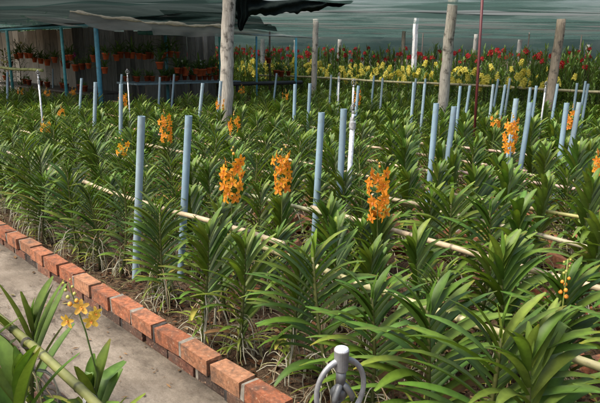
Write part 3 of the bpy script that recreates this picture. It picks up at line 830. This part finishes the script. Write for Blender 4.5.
# ------------------------------------------------------------------ hanging pot shelter
TEAL = (.09, .34, .40)
root = thing('pot_shelter', W(12.4, 5.85), 'teal steel frame shelter for hanging pots at left', 'shelter', None)
o0 = W(12.4, 5.85)
def P(u, v, z): return W(u, v, z) - o0
mb = MB(); mb.tube([P(12.3, 5.85, 2.2), P(26, 5.6, 2.25)], .034, 8, TEAL); link('front_beam', mb.mesh('front_beam', M_paint, True), root)
mb = MB(); mb.tube([P(12.4, 5.80, 2.16), P(12.4, 12.6, 2.12)], .018, 8, (.30, .36, .36)); link('side_beam', mb.mesh('side_beam', M_paint, True), root)
mb = MB(); mb.tube([P(13.4, 7.4, 2.12), P(13.4, 9.0, 2.12)], .05, 8, (.10, .34, .36)); link('cross_beam', mb.mesh('cross_beam', M_paint, True), root)
for u, v, h, rr in ((12.4, 5.85, 2.2, .050), (14.05, 5.78, 2.2, .036), (17.5, 5.7, 2.2, .040), (13.4, 8.15, 2.1, .04), (12.4, 9.12, 2.15, .05), (12.4, 11.75, 2.1, .035), (12.4, 10.3, 2.1, .025)):
    mb = MB(); mb.tube([P(u, v, 0), P(u, v, h)], rr, 10, tuple(x * R.uniform(.8, 1.1) for x in TEAL)); link('post', mb.mesh('post', M_paint, True), root)
mb = MB(); mb.tube([P(12.42, 9.3, .88), P(12.42, 12.0, .86)], .055, 8, (.03, .03, .03)); link('rail', mb.mesh('rail', M_paint, True), root)
# back walls
def plank_wall(pa, pb, h, col, label, wd=.16, seed=1, sx=1):
    r = random.Random(seed); a, b = Vector(pa), Vector(pb); d = b - a; n = int(d.length / wd); e = d.normalized(); nn = e.cross(ZX)
    mb = MB()
    for i in range(n):
        k = r.uniform(.55, 1.35); hh = h + r.gauss(0, .04)
        mb.box(a + e * (wd * (i + .5)) + ZX * hh / 2 + nn * r.uniform(-.012, .012) - Vector(pa), wd * .48, .012, hh / 2, (e, nn, ZX), tuple(x * k for x in col), .006, r)
    o = link('plank_wall', mb.mesh('plank_wall', M_plank)); o.location = pa
    return tag(o, label, 'wall')
plank_wall(W(17, 7.3), W(17, 12.35), 2.32, (.20, .19, .165), 'dark weathered plank wall behind the hanging pots', seed=4)
plank_wall(W(27, 7.35), W(17.1, 7.35), 2.34, (.38, .355, .295), 'pale grey plank wall behind the pots at far left', .55, seed=5)
# benches
def bench(ua, va, ub, vb, wid, h, label, topcol, seed):
    r = random.Random(seed); a, b = W(ua, va), W(ub, vb); e = (b - a).normalized(); nn = e.cross(ZX); L = (b - a).length
    rt_ = thing('nursery_bench', a, label, 'bench')
    m1 = MB()
    for j in range(6):
        k = r.uniform(.7, 1.2)
        m1.box(e * L / 2 + nn * (-wid / 2 + wid * (j + .5) / 6) + ZX * h, L / 2, wid / 13, .02, (e, nn, ZX), tuple(x * k for x in topcol), .003, r)
    link('bench_top', m1.mesh('bench_top', M_paint), rt_)
    for t in (.03, .5, .97):
        for s_ in (-1, 1):
            m2 = MB(); m2.box(e * L * t + nn * s_ * wid * .45 + ZX * (h - .03) / 2, .03, .03, (h - .03) / 2, (e, nn, ZX), (.06, .055, .05)); link('leg', m2.mesh('leg', M_plank), rt_)
bench(13.2, 6.9, 13.2, 10.0, 1.0, .92, 'bench with pale blue slats under the hanging pots', (.24, .34, .38), 2)
bench(14.2, 6.9, 22, 6.9, 1.0, .62, 'low dark bench at far left under the hanging pots', (.07, .06, .05), 3)

# pots
def pot_mesh():
    a = MB(); n = 16
    prof = [(.052, -.16), (.056, -.158), (.078, -.035), (.088, -.035), (.090, 0), (.080, 0), (.070, -.03)]
    vs = []; 
    for rr, z in prof:
        for k in range(n): vs.append((rr * math.cos(2 * math.pi * k / n), rr * math.sin(2 * math.pi * k / n), z))
    fs = [(i * n + k, i * n + (k + 1) % n, (i + 1) * n + (k + 1) % n, (i + 1) * n + k) for i in range(len(prof) - 1) for k in range(n)]
    fs += [tuple(range(n - 1, -1, -1)), tuple((len(prof) - 1) * n + k for k in range(n))]
    a.add(vs, fs, (.60, .13, .045)); return a
PT = pot_mesh().mesh('pot', M_pot, True)
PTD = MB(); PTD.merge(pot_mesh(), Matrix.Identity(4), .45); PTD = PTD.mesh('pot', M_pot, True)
def hang_mesh():
    a = MB()
    for k in range(3):
        t = 2.1 * k; a.tube([(.085 * math.cos(t), .085 * math.sin(t), -.01), (0, 0, .42)], .003, 4, (.10, .10, .10))
    a.tube([(0, 0, .42), (0, 0, .5)], .003, 4, (.1, .1, .1)); return a.mesh('hanger', M_steel)
HG = hang_mesh()
def tuft(seed, L=.21, n=18):
    r = random.Random(seed); mb = MB()
    for i in range(n):
        a = r.uniform(0, 6.28); h = Vector((math.cos(a), math.sin(a), 0)); k = r.uniform(.7, 1.4)
        leaf(mb, (0, 0, -.01), h, r.uniform(.1, 1.2), 1.5, L * r.uniform(.6, 1.5), .026, (.085 * k, .15 * k, .035 * k), r, 4)
    return mb.mesh('foliage', M_leaf, True)
TU = [tuft(700 + i) for i in range(5)]
def small_blooms(col, seed, n, parent):
    r = random.Random(seed)
    for i in range(n):
        mb = MB(); c = Vector((r.gauss(0, .04), r.gauss(0, .04), .15 + r.gauss(0, .05)))
        bloom(mb, c, Vector((r.gauss(0, .5), -1, .2)).normalized(), .062, (col, col), r)
        mb.tube([(0, 0, 0), c], .002, 4, (.08, .12, .03)); link('bloom', mb.mesh('bloom', M_petal, True), parent)
BW, BM_, BO = (.8, .8, .74), (.62, .03, .35), (.82, .42, .03)
POTS = {'a': [(-8.91, 18.73, 1.51), (-8.61, 18.41, 1.52), (-8.37, 18.17, 1.52), (-8.14, 17.93, 1.52)],
        'b': [(-8.28, 18.65, 1.4), (-7.96, 18.32, 1.4), (-7.64, 17.99, 1.41), (-7.27, 17.6, 1.42)],
        'c': [(-8.65, 17.89, 1.28), (-9.17, 18.43, .88)],
        'd': [(-6.57, 16.73, 1.51), (-6.43, 16.59, 1.5), (-6.29, 16.45, 1.51), (-6.74, 16.92, 1.29), (-6.55, 16.72, 1.29), (-6.15, 16.3, 1.25), (-5.93, 16.07, 1.26), (-5.67, 15.8, 1.26), (-5.35, 15.48, 1.5)],
        'e': [(-4.62, 14.17, 1.53), (-4.45, 14.33, 1.58), (-4.63, 14.16, 1.26)] + [(-4.36 + .11 * i, 14.42 + .107 * i, 1.57) for i in range(11)],
        'f': [(-3.43, 14.62, 1.33)] + [(-3.13 + .10 * i, 14.91 + .098 * i, 1.21) for i in range(11)],
        'g': [(-.91, 16.78, 1.43), (-.75, 16.93, 1.13), (-.57, 17.11, 1.1), (-.36, 17.31, 1.11)]}
PLAB = {'a': 'terracotta pot hung in the upper left row of four', 'b': 'terracotta pot hung in the second row on the left', 'c': 'terracotta pot at the far left edge of the shelter',
        'd': 'terracotta pot hung in the cluster beside the slim teal post', 'e': 'terracotta pot in the long row hung before the dark plank wall', 'f': 'terracotta pot in the lower right row hung above the bench', 'g': 'small dark red pot hung at the open right end of the shelter'}
rp = random.Random(90)
for key, L_ in POTS.items():
    for i, pos in enumerate(L_):
        pz = (pos[0] + rp.gauss(0, .03), pos[1] + rp.gauss(0, .05), pos[2] + .08 + rp.gauss(0, .025))
        t = thing('hanging_pot', pz, PLAB[key], 'pot', PLAB[key].replace('terracotta pot', 'terracotta pots').replace('red pot', 'red pots'), rp.uniform(0, 6))
        s_ = rp.uniform(.85, 1.2) * (.9 if key in 'eg' else 1); t.scale = (s_, s_, s_)
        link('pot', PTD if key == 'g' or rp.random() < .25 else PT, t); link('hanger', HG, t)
        o = link('foliage', TU[rp.randrange(5)], t); q = rp.uniform(.9, 1.9); o.scale = (q, q, q * rp.uniform(.7, 1.3))
        if key in 'ef' and rp.random() < .35: small_blooms(BW, i, 2, t)
        if key == 'd' and i in (5,): small_blooms(BM_, i, 4, t); tag(t, 'hanging terracotta pot with magenta blooms near the teal corner post', None)
        if key == 'd' and i == 8: small_blooms(BO, i, 4, t); tag(t, 'hanging terracotta pot with orange yellow bloom left of the teal corner post', None)
for i, (u, v) in enumerate(((14.6, 6.8), (15.1, 6.7), (15.7, 6.85), (16.3, 6.7), (17, 6.9), (17.6, 6.7), (18.4, 6.8), (19.2, 6.75), (20, 6.9))):
    t = thing('potted_plant', W(u, v, .80), 'dark red pot with dark plant standing on the low bench', 'pot', 'dark pots on the low bench', i)
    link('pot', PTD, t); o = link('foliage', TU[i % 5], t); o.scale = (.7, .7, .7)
for i in range(26):
    v = 6.95 + i * .118
    t = thing('potted_plant', W(13.2 + rp.uniform(-.3, .3), v, 1.09), 'leafy green plant in a small pot on the blue slatted bench', 'pot', 'plants on the blue slatted bench', i)
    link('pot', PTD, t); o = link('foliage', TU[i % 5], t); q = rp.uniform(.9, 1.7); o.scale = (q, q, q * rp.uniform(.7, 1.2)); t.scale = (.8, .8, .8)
# orchids climbing at the left end and behind the shelter's right end
for i, (x, y, h, lab) in enumerate(((-8.75, 17.7, 1.7, 'bushy yellow green climbing plant at the left edge'), (-8.8, 18.6, 1.95, 'loose climbing plant with pale blooms behind the left pots'), (-7.6, 18.6, 1.9, 'thin pale twigged plant hung on the left plank wall'),
        (-2.2, 16.6, 1.85, 'flowering bush with red and yellow blooms left of the weathered post'), (-1.0, 17.9, 1.6, 'dark bushy plant hung just right of the weathered post'), (-.6, 18.2, 1.5, 'second dark bushy plant further right of the weathered post'))):
    mb = MB(); r = random.Random(800 + i)
    stm = MB(); stm.tube([(0, 0, 0), (.05, 0, h * .6), (0, .05, h)], [.02, .015, .006], 6, (.10, .08, .05))
    for k in range(170 if i not in (2,) else 60):
        z = h * (.25 + .75 * r.random()); a = r.uniform(0, 6.28); rad = r.uniform(.02, .28); hv = Vector((math.cos(a), math.sin(a), 0)); kk = r.uniform(.6, 1.5)
        leaf(mb, hv * rad + ZX * z, hv, r.uniform(.4, 1.4), .8, r.uniform(.08, .16), .028, ((.085 if i == 0 else .05) * kk, .10 * kk, .022 * kk), r, 2)
    t = thing('climbing_plant', (x, y, 0), lab, 'plant')
    link('foliage', mb.mesh('foliage', M_leaf, True), t); link('stem', stm.mesh('stem', M_bark, True), t)
    if i in (0, 1, 3):
        for k in range(16 if i == 3 else 7):
            a = r.uniform(3.4, 6.0); c = Vector((math.cos(a) * .27, math.sin(a) * .27, h * r.uniform(.45, 1.0))); fm = MB()
            cc = [(.8, .6, .08), (.62, .03, .03), (.8, .75, .3)][k % 3] if i == 3 else (.78, .72, .35)
            bloom(fm, c, Vector((math.cos(a), math.sin(a), .1)).normalized(), .10, (cc, cc), r)
            link('bloom', fm.mesh('bloom', M_petal, True), t)

# ------------------------------------------------------------------ shade nets
def sheet(fn, nx, ny, mat, name, label, cat='shade net', group=None):
    mb = MB(); vs = [fn(i / nx, j / ny) for j in range(ny + 1) for i in range(nx + 1)]
    w_ = nx + 1
    mb.add(vs, [(j * w_ + i, j * w_ + i + 1, (j + 1) * w_ + i + 1, (j + 1) * w_ + i) for j in range(ny) for i in range(nx)])
    o = link(name, mb.mesh(name, mat, True)); return tag(o, label, cat, group)
def nz(x, y, s=0): return noise.noise(Vector((x, y, s)))
strips = []
y = 9.2; i = 0
rs = random.Random(15)
while y < 36:
    wd = rs.uniform(1.7, 2.5); gap = rs.choice((.05, .15, .3, .5))
    strips.append((y, wd)); y += wd + gap; i += 1
for i, (y0, wd) in enumerate(strips):
    zb = 2.60 + .05 * math.sin(i * 1.9) + .008 * (y0 - 10)
    x0 = -1.6 if y0 < 13 else -3 - (y0 - 13) * .3 if y0 < 19 else -14
    def fn(s, t, y0=y0, wd=wd, zb=zb, i=i, x0=x0):
        x = x0 + (26 - x0) * s
        e = (.22 + .2 * math.sin(i)) * nz(x * .35, i * 3.1) + .12 * nz(x * 1.1, i * 5.7)
        e2 = .30 * nz(x * .30, i * 2.3 + 50) + .12 * nz(x * 1.3, i * 4.4) - (1.3 if 0 < i < 6 else .4) * max(0, nz(x * .22, i * 7.7 + 20)) * min(1, max(0, (x - 1) / 4))
        yy = y0 + e + (wd + e2 - e) * t
        sag = -.06 * math.sin(math.pi * t) * (1 + .6 * nz(x * .25, i, 9)) - .05 * abs(math.sin(x * .52 + i)) ** .7 + .03 * nz(x * .8, yy * 1.3)
        return Vector((x, yy, zb + sag))
    sheet(fn, 90, 8, M_net, 'shade_net', f'green shade net strip overhead, {ordn(i + 1)} strip counting away from the camera', group='overhead shade net strips')
def side(s, t):
    x = -26 + 60 * s
    return Vector((x, 37 + .35 * math.sin(x * 1.1) + .2 * nz(x, t), 3.0 * t - .05 * math.sin(x * 3) * t))
sheet(side, 120, 6, M_net_wall, 'shade_net', 'dark green net curtain closing the far end')
# dark double net over the shelter, its pale folded edge and the grey net below
def dark(s, t):
    x = -13 + 11.6 * s; yy = 10.4 + 9.5 * t
    lo = 2.74 - .02 * (s - .6)
    return Vector((x + .6 * t, yy, lo - .26 * t + .16 * nz(x * .5, yy * .9) - .06 * math.sin(math.pi * t) + .05 * math.sin(x * .9 + yy * 2.2)))
sheet(dark, 50, 20, M_net_black, 'shade_net', 'black green double net sheet above the hanging pot shelter')
def grey(s, t):
    v = 5.5 + 7.4 * s
    p = W(12.3 + 3.2 * t, v, 2.17 + .33 * t - .02 * s - .06 * math.sin(math.pi * t) + .035 * nz(v * 1.5, t * 3) - .03 * abs(math.sin(v * 1.6)))
    return p
sheet(grey, 50, 10, M_net_grey, 'shade_net', 'grey translucent net roof sloping over the hanging pots')
def greyl(s, t):
    u = 12.3 + 14 * s
    return W(u, 5.75 + 2.2 * t, 2.26 + .30 * t - .05 * math.sin(math.pi * t) + .04 * nz(u * 1.2, t * 2))
sheet(greyl, 50, 6, M_net_black, 'shade_net', 'dark net roof strip over the teal front beam at left')
def crumple(mb, amt, fr):
    for k, p in enumerate(mb.v):
        q = Vector(p); d = Vector((noise.noise(q * fr), noise.noise(q * fr + Vector((9, 0, 0))), noise.noise(q * fr + Vector((0, 17, 0)))))
        mb.v[k] = tuple(q + d * amt + d * amt * .6 * noise.noise(q * fr * 3))
def rollp(t): return Vector((-4.35 + 2.85 * t, 11.45 + 1.1 * t, 2.37 - .19 * t - .06 * math.sin(t * math.pi) + .012 * math.sin(t * 23)))
mb = MB(); mb.tube([rollp(i / 70) for i in range(71)], [(.028 + .016 * math.sin(i * .45) * math.sin(i * .17)) * (1 if 2 < i else .4) for i in range(71)], 12, (.56, .52, .42)); crumple(mb, .022, 9)
tag(link('folded_net', mb.mesh('folded_net', M_cloth, True)), 'pale rolled up net bundle along the dark net edge', 'net bundle')
def flap(s, t):
    p = rollp(s); w_ = .08 + .16 * math.sin(math.pi * min(1, s * 1.6 + .1)) if s < .5 else .235 - .06 * (s - .5)
    return p + Vector((.05 * math.sin(s * 31) * t, -.10 * t + .05 * nz(s * 9, t * 2, 3), -w_ * t + .02 * nz(s * 7, t, 8)))
sheet(flap, 90, 6, M_net_flap, 'shade_net', 'pale grey net flap hanging below the rolled net bundle')
M_black = vc_mat('black_net', .95, .05, 30, .6, 1.3)
def drape(name, fn, nx, ny, label, gap):
    mb = MB(); w_ = nx + 1
    for side_ in (0, 1):
        vs = []
        for j in range(ny + 1):
            for i in range(nx + 1):
                p, n_ = fn(i / nx, j / ny); b_ = math.sin(math.pi * j / ny) * math.sin(math.pi * min(1, i / nx * 1.2 + .08)) if j not in (0, ny) else 0
                vs.append(p + n_ * (gap * b_ * (1 if side_ else -1)))
        mb.add(vs, [(j * w_ + i, j * w_ + i + 1, (j + 1) * w_ + i + 1, (j + 1) * w_ + i) for j in range(ny) for i in range(nx)], (.010, .015, .013))
    return tag(link(name, mb.mesh(name, M_black, True)), label, 'net bundle')
def fold1(s_, t):
    top = Vector((-1.08 + 2.0 * s_, 9.85 + 1.3 * s_, 2.47 + .12 * s_ + .03 * nz(s_ * 5, 1)))
    hh = (.27 * (1 - s_) ** .55 + .015) * (1 + .35 * nz(s_ * 7, 3) + .2 * nz(s_ * 19, 5))
    n_ = Vector((.3, -1, 0)).normalized()
    return top - ZX * hh * t + n_ * (.05 * nz(s_ * 9, t * 2.5, 4) + .04 * math.sin(t * 9 + s_ * 13)), n_
drape('gathered_net', fold1, 70, 12, 'black gathered net sagging in a tapering fold right of the weathered post', .05)
def fold2(s_, t):
    wd = (.21 + .05 * nz(t * 4, 2)) * (1 - .75 * t ** 5)
    p = Vector((-.975 + (wd * (s_ - .25)) + .02 * nz(t * 6, 7), 9.6, 2.9 - .92 * t - .05 * nz(s_ * 4, 9)))
    n_ = Vector((0, -1, 0))
    return p + n_ * (.03 * math.sin(s_ * 16 + t * 3) + .03 * nz(s_ * 4, t * 5, 2)), n_
drape('gathered_net', fold2, 20, 30, 'black net tail hanging down beside the weathered post', .03)
for i, yy in enumerate((12.4, 16.2, 20.5, 25.0, 30.0)):
    mb = MB(); mb.tube([(-1.5 - .8 * i + k * 1.6, yy + .03 * math.sin(k), 2.50 + .008 * (yy - 10) - .03 * abs(math.sin(k * .8 + i))) for k in range(17)], .006, 4, (.06, .06, .055))
    tag(link('support_wire', mb.mesh('support_wire', M_paint)), f'thin wire under the shade net, {ordn(i + 1)} counting away from the camera', 'wire')

# ------------------------------------------------------------------ trees beyond the nets
def tree(x, y, h, cr, label, seed):
    r = random.Random(seed); t = thing('tree', (x, y, 0), label, 'tree', 'trees beyond the nets')
    tr = MB(); tr.tube([(0, 0, 0), (.1, 0, h * .4), (0, .1, h * .75)], [.18, .13, .05], 8, (.12, .09, .06))
    mb = MB()
    cl = [(Vector((r.gauss(0, cr * .45), r.gauss(0, cr * .45), h * r.uniform(.35, .95))), cr * r.uniform(.3, .5)) for _ in range(12)]
    for c, rad in cl:
        tr.tube([(0, 0, h * .35), tuple(c)], [.06, .02], 5, (.12, .09, .06))
        for k in range(130):
            d = Vector((r.gauss(0, 1), r.gauss(0, 1), r.gauss(0, .8))).normalized() * rad * r.uniform(.4, 1.1); kk = r.uniform(.6, 1.4)
            a = Vector((r.gauss(0, 1), r.gauss(0, 1), r.gauss(0, .6))).normalized(); b = a.orthogonal().normalized(); s_ = r.uniform(.08, .17)
            q = c + d; mb.add([q - a * s_, q - b * s_ * .5, q + a * s_, q + b * s_ * .5], [(0, 1, 2, 3)], (.05 * kk, .095 * kk, .025 * kk))
    link('crown', mb.mesh('crown', M_leaf), t); link('trunk', tr.mesh('trunk', M_bark, True), t)
for i, (x, y, h, c, lab) in enumerate(((-15, 27, 3.0, 2.4, 'round green tree beyond the shelter at the left edge'), (-11, 28, 2.9, 2.2, 'green tree beyond the shelter left of the corner post'), (-20, 31, 3.4, 2.6, 'outermost green tree beyond the shelter at left')  )):
    tree(x, y, h, c, lab, 900 + i)

# ------------------------------------------------------------------ camera, light, world
cam = bpy.data.cameras.new('camera'); cam.sensor_width = 36; cam.lens = 583 / 600 * 36; cam.clip_end = 1000; cam.clip_start = .05
co = bpy.data.objects.new('camera', cam); COL.objects.link(co)
co.matrix_world = Matrix(((c_right.x, c_up.x, -c_fwd.x, 0), (c_right.y, c_up.y, -c_fwd.y, 0), (c_right.z, c_up.z, -c_fwd.z, 1.6), (0, 0, 0, 1)))
scene.camera = co
el = math.radians(58); sx, sy = -.75, -.35
sdir = Vector((sx, sy, 0)).normalized() * math.cos(el) + ZX * math.sin(el)
su = bpy.data.lights.new('sun', 'SUN'); su.energy = 1.5; su.angle = math.radians(26); su.color = (1, .98, .93)
so = bpy.data.objects.new('sun', su); COL.objects.link(so); so.rotation_euler = (-sdir).to_track_quat('-Z', 'Y').to_euler()
w = bpy.data.worlds.new('World'); scene.world = w; w.use_nodes = True
nt = w.node_tree; nt.nodes.clear()
sky = nt.nodes.new('ShaderNodeTexSky'); sky.sky_type = 'NISHITA'; sky.sun_disc = False
sky.sun_elevation = el; sky.sun_rotation = math.atan2(sx, sy); sky.air_density = 1.0; sky.dust_density = 7.0; sky.ozone_density = 1.0
bg = nt.nodes.new('ShaderNodeBackground'); bg.inputs[1].default_value = .15
ow = nt.nodes.new('ShaderNodeOutputWorld')
nt.links.new(sky.outputs[0], bg.inputs[0]); nt.links.new(bg.outputs[0], ow.inputs[0])
scene.view_settings.view_transform = 'Standard'; scene.view_settings.look = 'None'
scene.view_settings.exposure = .98; scene.view_settings.gamma = 1; scene.view_settings.use_curve_mapping = False
scene.cycles.transparent_max_bounces = 24
scene.cycles.max_bounces = 8
